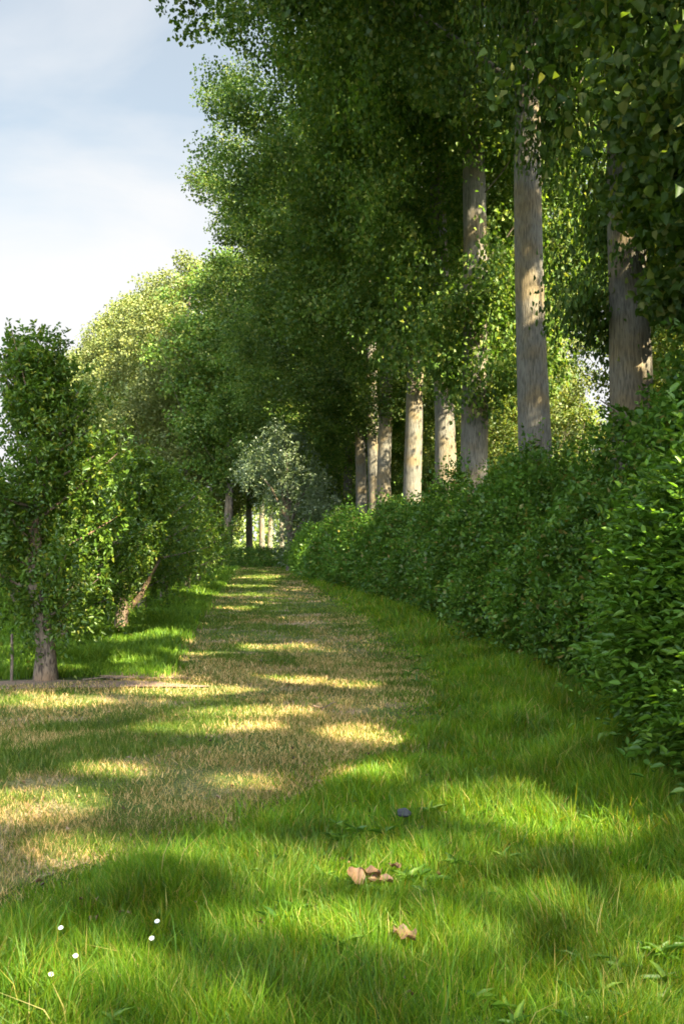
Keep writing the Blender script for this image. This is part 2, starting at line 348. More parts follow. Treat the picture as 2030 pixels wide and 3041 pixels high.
beam(2.45, 34.6, 2.5, 7, .5); beam(1.4, 46.0, 2.5, 8, .5); beam(4.75, 14.5, 4.6, 5.8, .35, 4); beam(-2.5, 11.0, 1.2, 2.8, .25); beam(-3.1, 17.4, 1, 1.8, .25, 4); beam(-4.7, 31.5, .4, 2.6, .7)
beam(-4, 52, 3.5, 8, 1.2); beam(1.75, 9.0, 2.0, 2.6, .3, 3)
beam(9.5, 26.5, 2.5, 7, 1.6); beam(7.4, 36, 2.5, 8, 1.8); beam(10, 49, 2.5, 11, 2.2); beam(6, 40.5, 2.5, 8, 1.4); beam(5.2, 59, 2.5, 10, 1.8)
beam(-6.8, 43.5, 12, 27, 3.2, 12, 5.5); beam(-8.8, 50, 11, 24, 2.6, 10, 5.5); beam(-3.5, 41, 15, 27, 2.2, 8, 5); beam(-5.0, 33, 15, 26, 2.0, 6, 5)
_lx, _ly, _la, _lb, _lz = map(np.array, (_lx, _ly, _la, _lb, _lz))
def sunlit(gx, gy, z):
    w = 1 + .9 * (vnoise(gx, gy, 1.5, 21) - .5) + .9 * (vnoise(gx, gy, 4.0, 22) - .5)
    m = np.zeros(len(gx), bool)
    for a_, b_, c_, d_, e_ in zip(_lx, _ly, _la, _lb, _lz): m |= (z > e_) & (((gx - a_) / (c_ + .12)) ** 2 + ((gy - b_) / (d_ + .12)) ** 2 < w)
    return m
def carved(me, loc, sc, seed=0):
    """copy of a crown mesh without the leaf clusters standing in the sunbeams"""
    n = len(me.vertices); V = np.empty(n * 3, np.float32); me.vertices.foreach_get('co', V); k = 4 if len(me.polygons) * 4 == n else 6; V = V.reshape(-1, k, 3)
    c = V.mean(1) * np.array(sc) + np.array(loc)
    keep = ~sunlit(c[:, 0] - SD[0] * c[:, 2] / SD[2], c[:, 1] - SD[1] * c[:, 2] / SD[2], c[:, 2])
    keep |= np.random.default_rng(seed).random(len(c)) < .05
    if keep.sum() > len(c) - 300: return me
    V = V[keep].reshape(-1, 3)
    i = np.arange(0, len(V), k)[:, None]
    F = i + np.array([[0, 1, 2, 3]]) if k == 4 else np.concatenate([i + np.array([[0, 1, 2, 3]]), i + np.array([[0, 3, 4, 5]])])
    return build(me.name, V, F, me.materials[0])

def rowx(d): return 5.8 - .094 * d
GP = 'tall poplars in the row behind the hedge'
# (distance, variant, rotation, scale, label)
ROW = [
 (-13, 0, .7, .95, 1, None), (-6.3, 1, 3.9, .9, 1, None), (4.3, 1, 1.2, .95, .9, None),
 (9.6, 4, 2.6, 1.0, .9, 'overhanging poplar whose large near leaves fill the top right corner'),
 (14.8, 4, .4, 1.0, .45, 'poplar with broad sun-flecked trunk half hidden by leaves near the right edge'),
 (20.1, 2, 4.2, 1.02, .86, 'poplar with the long clean grey trunk standing highest above the hedge'),
 (26.0, 4, 3.3, 1.14, .76, 'poplar with dark brown-grey trunk, next one left of the clean grey trunk'),
 (29.8, 1, 1.9, 1.0, .9, 'poplar with narrow shaded trunk between the brown trunk and the sunlit orange one'),
 (34.8, 0, 5.6, 1.0, 1, 'poplar whose short trunk glows orange in the sun, right of the sunlit gap'),
 (41.8, 1, .2, .98, 1.04, 'poplar with blue-grey shaded trunk, rightmost of the close trio'),
 (46.2, 0, 2.8, .98, 1.1, 'poplar with yellow sunlit trunk in the middle of the close trio'),
 (52.0, 1, 4.4, .96, 1.12, 'poplar with brownish trunk, leftmost of the close trio'),
 (58.5, 3, 1.0, .95, 1.0, 'poplar with dim trunk rising just left of the close trio'),
 (64, 3, 2.1, .93, 1.05, 'leafy poplar crown reaching low, behind the silvery willow'),
 (76.0, 3, 4.0, .9, 1.05, 'leafy poplar seen above and left of the silvery willow'),
 (70.0, 0, 3.5, .85, 1, 'far small poplar trunk above the hedge right of the silvery willow'),
]
PZd = [1.6, 3, 5, 7, 9.5, 12, 16, 20, 24, 27, 28.5]; PRd = [1.5, 3.4, 4.8, 5.9, 6.7, 7.3, 7.8, 7.4, 5.6, 3, .4]
protoD = poplar(43, 2.4, PZd, PRd, 28.5, .30, 470, 300, .125, M_pop, B_pop)
protoE = poplar(47, 5.0, [4.9, 6.2, 8.2] + PZb[3:], [1.8, 3.2] + PRb[2:], 28.5, .33, 640, 200, .115, M_pop, B_pop, six=True)
protos = [protoA, protoB, protoC, protoD, protoE]
for (d, v, rz, s, lx, lab) in ROW:
    T = (s * (1 if math.cos(rz) > 0 else -1), s if math.sin(rz) > 0 else -s, s); S = (T[0] * lx, T[1], T[2]); loc = P(rowx(d), d, -.05)
    r = empty('poplar_tree', loc, 0, T)
    t = link('trunk', protos[v][0], r); c = link('crown', carved(protos[v][1], loc, S), r); c.scale = (lx, 1, 1)
    tag(r, lab or 'poplar in the row standing beside and behind the viewer', 'tree', GP)

# overhanging bough of the clean-trunked poplar, reaching out over the path
def bough():
    g = np.random.default_rng(17); root = [o for o in bpy.data.objects if o.get('label', '').startswith('poplar with the long clean grey')][0]
    a = np.array([3.9, 20.1, 10.6]); e = np.array([-3.3, 20.4, 13.0]); tt = np.linspace(0, 1, 12)[:, None]
    c = (1 - tt) ** 2 * a + 2 * tt * (1 - tt) * np.array([.2, 20.2, 14.2]) + tt ** 2 * e; parts = [tube(c, np.linspace(.07, .01, 12), 6)]
    C = []
    for k in range(34):
        q = c[g.integers(5, 12)]; w = q + g.normal(size=3) * np.array([.45, .8, .35]); parts.append(tube([q, (q + w) / 2 + [0, 0, .05], w], [.015, .01, .004], 4)); C.append(w)
    C = np.array(C); idx = np.repeat(np.arange(34), 75); p = C[idx] + rdir(len(idx), g) * (g.random(len(idx)) ** .5)[:, None] * .42
    ln = .115 * g.uniform(.6, 1.25, len(p)); V, F = leaves(p, rdir(len(p), g) + [0, 0, -.35], g.normal(size=p.shape) + [0, 0, .35], ln, ln * .95)
    S = np.array(root.scale); O = np.array(root.location); TV, TF = cat(parts)
    link('bough', build('bough', (TV - O) / S, TF, B_pop, True), root); link('bough_foliage', build('bough_foliage', (V - O) / S, F, M_pop), root)
bough()

# ------------------------------------------------------------------ trees behind the row (right): second belt, sunlit and bushy
BZ = [1.2, 2.5, 4, 6, 8, 10, 12, 13.5, 14.5]; BR = [1.4, 2.6, 3.4, 3.8, 3.7, 3.1, 2.2, 1.2, .2]
bg1 = poplar(51, 1.3, BZ, BR, 14.5, .2, 260, 150, .15, M_bgl, B_far, ani=.95, nlimb=26, k=8, csz=.8)
bg2 = poplar(52, 1.3, BZ, [x * 1.1 for x in BR], 14.5, .2, 230, 150, .15, M_bgl, B_far, ani=.9, nlimb=26, k=8, csz=.75)
BGT = [  # x, y, scale, label
 (6.2, 41, .75, 'yellow-green tree filling the gap between the orange trunk and the shaded trunk'),
 (10.2, 50, 1.0, 'sunlit tree behind the gap between the shaded trunk and the brown trunk'),
 (7.6, 37, .7, 'sunlit yellow-green tree seen between the brown trunk and the clean grey trunk'),
 (5.4, 60, .9, 'sunlit tree behind the gap right of the blue-grey trunk'),
 (10.3, 27.5, .62, 'bushy sunlit tree just right of the clean grey trunk'),
 (14.0, 33, .8, 'loose tree left of the bright sky gap'),
 (13.6, 24, .85, 'tree behind the sun-flecked trunk at the right edge'),
 (12.0, 15, .8, None), (17.5, 21, 1.0, None),

 (20.5, 28.5, 1.0, None), (19, 42, 1.1, None), (12.5, 60, 1.0, 'bushy sunlit tree glimpsed just left of the foot of the clean grey trunk'), (9, 70, 1.0, 'bushy far tree glimpsed right of the brown trunk'), (4.0, 80, 1.1, 'bushy far tree glimpsed between the trunks of the close trio'), (14.2, 76, 1.0, 'bushy far tree glimpsed directly left of the clean grey trunk'), (17.2, 84, 1.0, 'farthest bushy tree behind the clean grey trunk'), (26, 80, 1.1, 'far bushy tree low behind the sun-flecked right trunk'), (-1, 88, 1.0, 'far bushy tree behind the dark bush under the willow'),
]
for q, (x, y, s, lab) in enumerate(BGT):
    pr = (bg1, bg2)[q % 2]
    S = (s, s * (1, -1)[q // 2 % 2], s * (1 + .1 * math.sin(q * 2.1))); r = empty('broadleaf_tree', (x, y, 0), 0, S)
    link('trunk', pr[0], r); link('crown', carved(pr[1], (x, y, 0), S, q), r)
    tag(r, lab or 'bushy tree in the belt to the right, past the poplar row', 'tree', 'bushy trees beyond the poplar row')

yt = poplar(91, 4.6, [4.6, 5.4, 7, 8.8, 10.4], [.5, 1.3, 1.6, 1.2, .2], 10.6, .07, 70, 190, .12, M_pop, B_far, ani=1, nlimb=8, k=8, csz=.55, six=True)
r = empty('young_tree', (4.7, 12.4, 0)); link('trunk', yt[0], r); link('crown', yt[1], r)
tag(r, 'slender young tree whose leaves hang in front of the sun-flecked trunk', 'tree')
# ------------------------------------------------------------------ far poplars curving away to the left
FZ = [2.0, 4, 7, 10, 14, 18, 21, 23, 24.3]; FR = [2.0, 3.4, 4.5, 5.2, 5.4, 4.8, 3.6, 2.0, .3]
fa = poplar(71, 2.2, FZ, FR, 24.3, .25, 420, 120, .2, M_far, B_far, ani=.95, nlimb=24, k=8, csz=.85)
fb = poplar(72, 2.2, FZ, FR, 24.3, .25, 400, 120, .2, M_far, B_far, ani=.9, nlimb=24, k=8, csz=.95)
FT = [(430, 72, .93, 'light green far poplar rising beside the nearer dark crowns'),
 (365, 80, .97, 'light green far poplar, second tree from the dark crowns in the sloping skyline'),
 (305, 88, .98, 'light green far poplar in the middle of the sloping skyline'),
 (250, 96, .97, 'light green far poplar where the skyline steps down sharply'),
 (205, 104, .95, 'light green far poplar behind the second pear tree, low in the skyline'),
 (165, 113, .95, 'leftmost light green far poplar, smallest in the skyline above the pear tree'),
 (490, 90, .9, 'far poplar behind the dark crowns, above the end of the path')]
for q, (px, d, s, lab) in enumerate(FT):
    pr = (fa, fb)[q % 2]; r = empty('poplar_tree', ((px - 784) / 2284 * d, d, 0), q * 1.7, (s, s, s))
    link('trunk', pr[0], r); link('crown', pr[1], r); tag(r, lab, 'tree', 'pale far poplars at the end of the path')
# bare-stemmed trees at the end of the path
GZ = [5.2, 7, 9, 12, 15, 18, 20, 21]; GR = [1.5, 3, 4.2, 5, 4.8, 3.6, 2, .3]
for q, (x, y, s_) in enumerate([(13.5, -25, .8), (15.5, -20, .85), (17, -14, .85), (14, -10, .8), (18, -5, .85), (14.5, -3, .8), (15.5, 2.5, .85), (18.5, 7, .9), (15.5, 11, .82), (20, 16, .9), (17.5, 22, .85), (20, 31, .9), (20, 40, .9), (17.0, 50, .8), (8.8, 46, .7), (12, 70, .9), (5.2, 66, .8), (10.2, 12.8, .68)]):  # out-of-view trees added to shade trunks and path; some far ones show
    r = empty('poplar_tree', (x, y, 0), 0, (s_ * .75, s_ * .75, s_)); link('trunk', (fa, fb)[q % 2][0], r); link('crown', carved((fa, fb)[q % 2][1], (x, y, 0), (s_ * .75, s_ * .75, s_), q), r)
    tag(r, {13: 'tall tree in the far belt touching the right side of the bright sky gap', 14: 'tall tree filling the view right behind the clean grey trunk', 15: 'tall far tree seen in slivers between the brown trunk and the clean grey trunk', 16: 'tall far tree seen between the orange trunk and the close trio'}.get(q, 'tall unseen tree added right of the poplar row to shade the scene'), 'tree', 'tall trees in the second belt on the right')
r = empty('poplar_tree', (13.6, 50, 0), 0, 1.0); link('trunk', protos[2][0], r); link('crown', protos[2][1], r)
tag(r, 'tall clear-stemmed poplar whose crown hangs over the bright sky gap', 'tree')
for q, (x, y, s_) in enumerate([(12.2, 43, .5), (15.2, 54, .55)]):
    r = empty('broadleaf_tree', (x, y, 0), 0, s_ * 1.0); link('trunk', bg1[0], r); link('crown', bg1[1], r)
    tag(r, ('small bushy tree at the foot of the bright sky gap', 'small bushy tree just right of the foot of the sky gap')[q], 'tree', 'bushy trees beyond the poplar row')
fc = poplar(81, 5, GZ, GR, 21, .32, 300, 110, .2, M_pop, B_far, ani=.9, nlimb=20, k=8, csz=.9)
for q, (px, d, s, lab) in enumerate([(524, 66, 1.0, 'dark ivy-grey trunked tree, leftmost at the end of the path'),
 (572, 82, .95, 'slim tree trunk second from left at the end of the path'),
 (600, 100, 1.0, 'thin tree trunk third from left at the end of the path'),
 (620, 118, 1.0, 'thin tree trunk fourth from left at the end of the path'),
 (646, 135, 1.0, 'thin tree trunk rightmost at the end of the path, below the willow')]):
    r = empty('tall_tree', ((px - 784) / 2284 * d, d, 0), q * 2.2, (s, s, s)); link('trunk', fc[0], r); link('crown', fc[1], r)
    tag(r, lab, 'tree', 'trees with bare trunks at the end of the path')

# ------------------------------------------------------------------ generic leafy volume from shoots
def shrub_mesh(pts, outd, sl, nl, ln, wd, m, **kw):
    V, F = shoots(pts, outd, sl, nl, ln, wd, **kw); return build('foliage', V, F, m)

# silvery willow
def willow():
    g = np.random.default_rng(5); r = empty('willow_tree', (-2.75, 53, 0), 0, .86)
    parts = [tube([(0, 0, 0), (.1, 0, 1.6), (-.2, 0, 3.2), (-.6, 0, 5.5)], [.28, .24, .18, .06], 10)]
    C = []
    for (cx, cz, s, n) in [(-.4, 8.6, .9, 12), (-1.3, 7.1, 1.1, 16), (-2.3, 6.4, .9, 14), (-.3, 6.2, 1.2, 18), (.5, 4.6, 1.3, 14), (-.4, 3.6, 1.0, 7), (1.5, 3.6, 1.2, 10), (.3, 2.3, 1.2, 14), (2.1, 4.3, .8, 10), (-1.2, 5.0, .8, 9), (2.6, 3.2, 1.0, 12), (1.3, 5.6, 1.0, 12), (.4, 7.3, .9, 10)]:
        for _ in range(n):
            C.append((cx + g.normal() * s * .5, g.normal() * 1.3, cz + g.normal() * s * .5))
        parts.append(tube([(-.1, 0, max(1.5, cz * .45)), (cx * .5, g.normal() * .4, cz * .8), (cx, 0, cz)], [.09, .06, .02], 5))
    C = np.array(C); per = 13; idx = np.repeat(np.arange(len(C)), per); p = C[idx] + g.normal(size=(len(idx), 3)) * .33
    d = rdir(len(p), g) * .7 + np.array([-.25, 0, -.1]) + unit(p - C[idx]) * .4
    V, F = shoots(p, d, .55, 14, .16, .06, g=g, up=.4)
    link('trunk', build('trunk', *cat(parts), B_far, True), r); link('crown', build('crown', V, F, M_willow), r)
    tag(r, 'pale silvery willow leaning left over the far end of the path', 'tree')
willow()

# ------------------------------------------------------------------ hedge
hx = [3.6, 2.9, 2.15, 2.0, 2.4, 2.7, 2.45, 2.1, 1.85, 1.5, .6, -1.2, -2.2, -3.2]
hd = [2.0, 4.5, 5.8, 6.8, 8.3, 10, 12.5, 15.2, 20, 25, 30, 40, 48, 60]
def hline(d): return np.interp(d, hd, hx)
def hedge_part(name, d0, d1, H, width, nsh, ln, wd, label, seed, m=M_hedge, six=False, sl=.35, nl=7, catg='bush', lump=.5, pin=False, grp='bushes forming the hedge on the right'):
    """bushy volume between distances d0..d1, front face following hline, H(d) height"""
    g = np.random.default_rng(seed)
    dm = (d0 + d1) / 2; org = np.array([hline(dm) + width / 2, dm, 0]); org[2] = 0
    r = empty(name, tuple(org))
    n = nsh; d = g.uniform(d0, d1, n)
    # end rounding
    e = np.clip(np.minimum(d - d0, d1 - d) / min(1.1, (d1 - d0) * .3), 0, 1); er = np.sqrt(1 - (1 - e) ** 2)
    th = g.beta(1.05, 1.35, n) * np.pi                  # 0 front-bottom .. pi back
    hh = .8 * H(d) * (.72 + .28 * er) * (1 + lump * (vnoise(d, 0 * d, .9, seed) - .5) + .12 * (vnoise(d, d * 0, 2.6, seed + 3) - .5))
    bul = 1 + lump * .9 * (vnoise(d * 1.0, th * 1.3, 1.2, seed + 1) - .5) + .3 * (vnoise(d, th * 2, 3.1, seed + 2) - .5)
    depth = 1 - np.minimum(g.exponential(.16, n), .75)
    w2 = width / 2 * (.45 + .55 * er)
    # superellipse section, bottom tucked in
    c = np.cos(th); s = np.sin(th)
    px = -np.sign(c) * np.abs(c) ** .7 * w2 * bul * depth
    pz = np.abs(s) ** .75 * hh * (.2 + .8 * depth) * np.clip(bul, .75, 1.2)
    tuck = np.clip(1 - pz / .5, 0, 1) * .35; px = np.where(px < 0, px + tuck * w2, px)
    X = hline(d) + width / 2 + px; Y = d; Z = pz + .03
    P0 = np.stack([X, Y, Z + hg(X, Y)], 1)
    od = np.stack([-c, g.normal(size=n) * .5, s * .9 + .15], 1) + g.normal(size=(n, 3)) * .45
    lnv = ln * g.uniform(.6, 1.25, n)
    topm = (g.random(n) < .16) & (s > .75); od[topm] = od[topm] * .25 + np.array([0, 0, 1.])
    V, F = shoots(P0 - org, od, sl * g.uniform(.5, 1.4, n) * np.where(topm, 1.9, 1), nl, lnv, lnv * wd / ln, six=six, pinnate=pin, g=g, up=.7)
    link('foliage', build('foliage', V, F, m), r)
    parts = []
    for q in range(min(14, int((d1 - d0) * 1.5) + 3)):
        dd = g.uniform(d0 + .3, d1 - .3); x0 = hline(dd) + width * g.uniform(.35, .6); hgt = float(H(np.array([dd]))[0]) * g.uniform(.5, .8)
        x1 = x0 + g.normal() * .5 - .15; y1 = dd + g.normal() * .5
        pts = np.array([[x0, dd, -.05], [x0 + (x1 - x0) * .3 + g.normal() * .06, dd + (y1 - dd) * .3, hgt * .4], [x1, y1, hgt]]) - org
        parts.append(tube(pts, [.035, .024, .006], 6))
    for sp in parts: link('stem', build('stem', *sp, B_far, True), r)
    tag(r, label, catg, grp)
    return r
Hf = lambda a, b, d0, d1: (lambda d: np.interp(d, [d0, d1], [a, b]))
hedge_part('elder_bush', 4.6, 8.7, Hf(2.5, 2.45, 4.6, 8.7), 2.3, 14000, .08, .034, 'large-leaved bright green elder bush at the right edge, nearest to the viewer', 3, m=M_elder, six=True, sl=.42, nl=9, pin=True)
hedge_part('hedge_bush', 8.2, 12.6, Hf(2.5, 2.6, 8, 13), 2.1, 12500, .075, .042, 'dark green bush directly left of the large-leaved elder bush', 4, six=True, sl=.34, nl=8, lump=.5)
hedge_part('hedge_bush', 12.1, 17.6, Hf(2.65, 2.8, 12, 17.5), 2.2, 12500, .08, .045, 'tall dark bush in front of the clean grey poplar trunk', 5, sl=.36, nl=8)
hedge_part('hedge_bush', 17.2, 23.4, Hf(2.75, 2.7, 17, 24), 2.2, 9500, .09, .05, 'bush standing right of the dark gap in the hedge, below the brown trunk', 6, sl=.4, nl=7)
hedge_part('hedge_bush', 23.2, 29.5, Hf(2.8, 2.8, 23, 30), 2.3, 8000, .1, .055, 'rounded bush left of the dark gap in the hedge, below the orange trunk', 7, sl=.42, nl=7)
hedge_part('hedge_bush', 29, 40, Hf(2.7, 2.5, 29, 40), 2.2, 8000, .12, .065, 'long bush below the close trio of poplar trunks', 8, sl=.45, nl=7)
hedge_part('hedge_bush', 39.5, 59, Hf(2.3, 1.6, 39, 60), 2.0, 7500, .15, .08, 'farthest bush of the hedge, catching sun by the end of the path', 9, sl=.5, nl=6, m=M_elder)
# tall leafy shrub rising behind the elder bush
def round_shrub(name, loc, radii, nsh, ln, wd, label, seed, m, sl=.35, nl=7, six=False, catg='bush', grp=None, stem=True, z0=.1):
    g = np.random.default_rng(seed); r = empty(name, loc)
    u = rdir(nsh, g); ph = g.uniform(0, 6, 3)
    lob = 1 + .18 * np.sin(4 * np.arctan2(u[:, 1], u[:, 0]) + ph[0] + 3 * u[:, 2]) + .14 * np.sin(7 * u[:, 2] + 3 * u[:, 0] + ph[1])
    dep = 1 - np.minimum(g.exponential(.2, nsh), .85)
    p = u * np.array(radii) * (lob * dep)[:, None]; p[:, 2] += radii[2] + z0
    p[:, 2] = np.maximum(p[:, 2], .03)
    V, F = shoots(p, u + g.normal(size=(nsh, 3)) * .5 + np.array([0, 0, .2]), sl * g.uniform(.5, 1.3, nsh), nl, ln, wd, six=six, g=g)
    link('foliage', build('foliage', V, F, m), r)
    if stem:
        parts = [tube([(g.normal() * .12, g.normal() * .12, -.05), (g.normal() * .2, g.normal() * .2, radii[2]), (g.normal() * radii[0] * .5, g.normal() * radii[1] * .5, radii[2] * 1.7)], [.05, .035, .008], 6) for _ in range(5)]
        for sp in parts: link('stem', build('stem', *sp, B_pear, True), r)
    tag(r, label, catg, grp); return r
round_shrub('tall_shrub', (4.9, 12.2, 0), (1.5, 1.3, 2.0), 4200, .1, .06, 'tall dark shrub behind the hedge in front of the sun-flecked trunk', 31, M_hedge, nl=8)
round_shrub('tall_shrub', (4.9, 9.4, 0), (1.1, 1.0, 1.85), 3600, .1, .06, 'dark shrub rising above the elder bush at the right edge', 32, M_hedge, nl=8)
round_shrub('dark_bush', (-.9, 55, 0), (1.5, 1.2, 1.3), 900, .14, .09, 'brown-green dark bush under the silvery willow', 33, M_bush)
# low dark hedge closing the path
def low_hedge():
    g = np.random.default_rng(41); n = 5200; r = empty('low_hedge', (-6, 62, 0))
    x = g.uniform(-4.5, 4, n); th = g.uniform(0, np.pi, n)
    p = np.stack([x, -np.cos(th) * .6, np.sin(th) * (.85 + .25 * vnoise(x, 0 * x, .8)) * g.uniform(.6, 1, n)], 1)
    V, F = shoots(p, np.stack([g.normal(size=n) * .4, -np.cos(th), np.sin(th)], 1), .3, 6, .11, .05, g=g)
    link('foliage', build('foliage', V, F, M_hedge), r)
    tag(r, 'low dark hedge crossing the far end of the mown path', 'hedge')
low_hedge()

# ------------------------------------------------------------------ pear trees
def pear(loc, H, seed, rad, ns, ln, label, lean=(0, 0), nl=9, fork=None, wisps=6, skirt=.35, six=False, trunk_r=.1, off=(0, 0)):
    g = np.random.default_rng(seed); r = empty('pear_tree', loc)
    zz = np.linspace(-.05, H * .86, 9); f = zz / H
    tx = lean[0] * np.sin(np.clip(f, 0, 1) * 1.6) + .05 * np.sin(zz * 3 + seed); ty = lean[1] * f + .05 * np.cos(zz * 2.3 + seed)
    tx -= tx[0]; ty -= ty[0]
    parts = [tube(np.stack([tx, ty, zz], 1), trunk_r * (1 - f * .85) * np.array([1.25] + [1] * 8), 10, .06, g)]
    pts, dirs = [], []
    nb = int(9 * H)
    for q in range(nb):
        z = H * (.16 + .78 * (q + g.random()) / nb); a = q * 2.4 + g.normal() * .4
        prof = np.interp(z / H, [0, .2, .45, .65, .8, 1], [1.0, 1.25, 1.05, .6, .28, .06]) * rad * g.uniform(.65, 1.25)
        b = np.array([np.interp(z, zz, tx), np.interp(z, zz, ty), z]); rise = g.uniform(.2, .9) * prof
        e = b + np.array([math.cos(a) * prof + off[0], math.sin(a) * prof + off[1], rise])
        m1 = b + (e - b) * .5 + np.array([0, 0, -.05])
        tt = np.linspace(0, 1, 6)[:, None]; c = (1 - tt) ** 2 * b + 2 * tt * (1 - tt) * m1 + tt ** 2 * e
        parts.append(tube(c, np.linspace(.026, .005, 6), 5))
        k = max(6, int(ns / nb)); t = g.uniform(.0, 1.08, k)[:, None]
        c = b + (e - b) * t + g.normal(size=(k, 3)) * .13 * rad / .9
        droop = g.random((k, 1)) < skirt
        c[:, 2] -= (droop * g.uniform(0, .4, (k, 1)))[:, 0] * min(1, H / 4)
        c[:, 2] = np.maximum(c[:, 2], .3 + .2 * g.random(k))
        pts.append(c); dirs.append(np.where(droop, np.array([[0, 0, -1.]]), (e - b) / max(prof, .1) * .6 + np.array([[0, 0, .7]])) + g.normal(size=(k, 3)) * .5)
    for _ in range(wisps):
        b = np.array([tx[-1] + g.normal() * .16, ty[-1] + g.normal() * .16, H * g.uniform(.78, .86)]); e = b + np.array([g.normal() * .12, g.normal() * .12, H * g.uniform(.1, .18)])
        parts.append(tube([b, (b + e) / 2, e], [.008, .006, .003], 4)); k = 6
        pts.append(b + (e - b) * g.random((k, 1))); dirs.append(g.normal(size=(k, 3)) * .4 + np.array([[0, 0, .8]]))
    if fork:
        for (fx, fz) in fork: parts.append(tube([(0, 0, .25), (fx * .5, 0, fz * .5), (fx, 0, fz)], [.07, .05, .02], 8))
    p = np.concatenate(pts); d = np.concatenate(dirs)
    V, F = shoots(p, d, .2 * g.uniform(.6, 1.5, len(p)), nl, ln, ln * .52, six=six, g=g, up=.35)
    link('trunk', build('trunk', *cat(parts), B_pear, True), r); link('crown', build('crown', V, F, M_pear), r)
    tag(r, label, 'tree', 'pear trees in the orchard on the left'); return r
pear(P(-3.37, 11.4), 4.0, 101, .92, 3400, .064, 'nearest pear tree with a thick pale trunk foot and wispy top against the sky', trunk_r=.115, wisps=12, six=True, lean=(-.12, 0), off=(.08, 0), nl=8)
pear(P(-4.45, 15.9), 2.7, 102, .95, 2800, .067, 'bushy pear tree just behind the nearest one, right of its trunk', lean=(.15, 0))
pear(P(-4.04, 18.3), 3.2, 103, 1.1, 3300, .068, 'pear tree with dark forked trunk leaning right, second trunk along the path', lean=(.35, 0), fork=[(.7, 1.3)], trunk_r=.12)
pear(P(-4.55, 22.8), 3.4, 104, 1.15, 2600, .075, 'pear tree with thin dark trunk just behind the forked one', lean=(.2, 0))
pear(P(-4.85, 27.2), 3.5, 105, 1.25, 2500, .08, 'pear tree between the forked one and the one with the sunlit trunk')
pear(P(-5.0, 32.0), 3.2, 106, 1.2, 2000, .085, 'pear tree with small sunlit pale trunk beside the path')
pear(P(-5.5, 38.0), 2.8, 107, 1.2, 1800, .09, 'small pear tree past the sunlit trunk, second from the far end')
pear(P(-6.4, 46.0), 2.6, 108, 1.25, 1000, .1, 'farthest pear tree of the front row, near the end of the path')
for q, (x, y, s) in enumerate([(-7.6, 15.5, 2.9), (-8, 20, 3.0), (-8.2, 25, 2.9), (-8.4, 30.5, 3.3), (-8.8, 37, 3.3), (-9.4, 45, 3.2), (-12.2, 33, 3.3), (-12.6, 42, 3.2), (-16.5, 44, 3.3)]):
    pear((x, y, 0), s, 120 + q, 1.15, 1100, .09, 'pear tree in the rows behind the front row, mostly hidden by it', nl=8)

# distant low wood on the left horizon
def far_wood():
    g = np.random.default_rng(61); n = 26000; x = g.uniform(-170, -30, n); th = g.uniform(0, np.pi, n)
    hh = 6 + 4.5 * vnoise(x, 0 * x, .09) + 2 * vnoise(x, 0 * x, .4)
    p = np.stack([x, 190 - np.cos(th) * 5, np.sin(th) * hh * np.sqrt(g.random(n))], 1)
    V, F = leaves(p, rdir(n, g), rdir(n, g), .9, .8)
    tag(link('distant_wood', build('distant_wood', V, F, M_far)), 'low distant wood on the horizon behind the orchard', 'wood', kind='stuff')
    n = 16000; x = g.uniform(-60, 30, n); th = g.uniform(0, np.pi, n)
    p = np.stack([x, 170 - np.cos(th) * 4, np.sin(th) * (6 + 4 * vnoise(x, 0 * x, .15)) * np.sqrt(g.random(n))], 1)
    V, F = leaves(p, rdir(n, g), rdir(n, g), .7, .6)
    m = leaf_mat("sunny_leaf", [(0, (.11, .16, .03)), (1, (.2, .24, .06))], trans=.4)
    tag(link('bright_thicket', build('bright_thicket', V, F, m)), 'sunlit yellow-green thicket beyond the trunks at the end of the path', 'thicket', kind='stuff')
far_wood()

# ------------------------------------------------------------------ grass
def inview(x, y, mg=1.3): return np.abs(x) < y * .36 + mg
def blades(x, y, h, w, lean, seg=2, g=rng, flow=False):
    n = len(x); a = g.uniform(0, 2 * np.pi, n); b = g.uniform(0, 2 * np.pi, n)
    if flow: b = vnoise(x, y, 2.1, 40) * 9 + vnoise(x, y, 5.5, 41) * 4 + g.normal(size=n) * 1.4
    s = np.stack([np.cos(a), np.sin(a), 0 * a], 1); ln = np.stack([np.cos(b), np.sin(b), 0 * b], 1) * (lean * h)[:, None]
    base = np.stack([x, y, hg(x, y) - .005], 1); up = np.array([0, 0, 1.])
    hz = h * np.sqrt(np.clip(1 - lean ** 2 * .6, .1, 1))
    w_ = w[:, None]
    if seg == 2:
        m1 = base + ln * .3 + up * (hz * .58)[:, None]; m2 = base + ln + up * hz[:, None]
        V = np.stack([base - s * w_ * .5, base + s * w_ * .5, m1 + s * w_ * .42, m1 - s * w_ * .42, m2 + s * w_ * .06, m2 - s * w_ * .06], 1).reshape(-1, 3)
        i = np.arange(n)[:, None] * 6
        F = np.concatenate([i + np.array([[0, 1, 2, 3]]), i + np.array([[3, 2, 4, 5]])])
    else:
        m2 = base + ln + up * hz[:, None]
        V = np.stack([base - s * w_ * .5, base + s * w_ * .5, m2 + s * w_ * .12, m2 - s * w_ * .12], 1).reshape(-1, 3)
        F = np.arange(4 * n).reshape(n, 4)
    return V, F
M_long = leaf_mat("long_grass_blade", [(0, (.055, .14, .008)), (.5, (.095, .22, .011)), (.8, (.155, .28, .016)), (.94, (.24, .27, .04)), (1, (.4, .34, .14))], trans=.55, tint=(1.95, 1.35, .2), gloss=.012, rough=.5, nscale=1.6, tree=0, amp=.4)
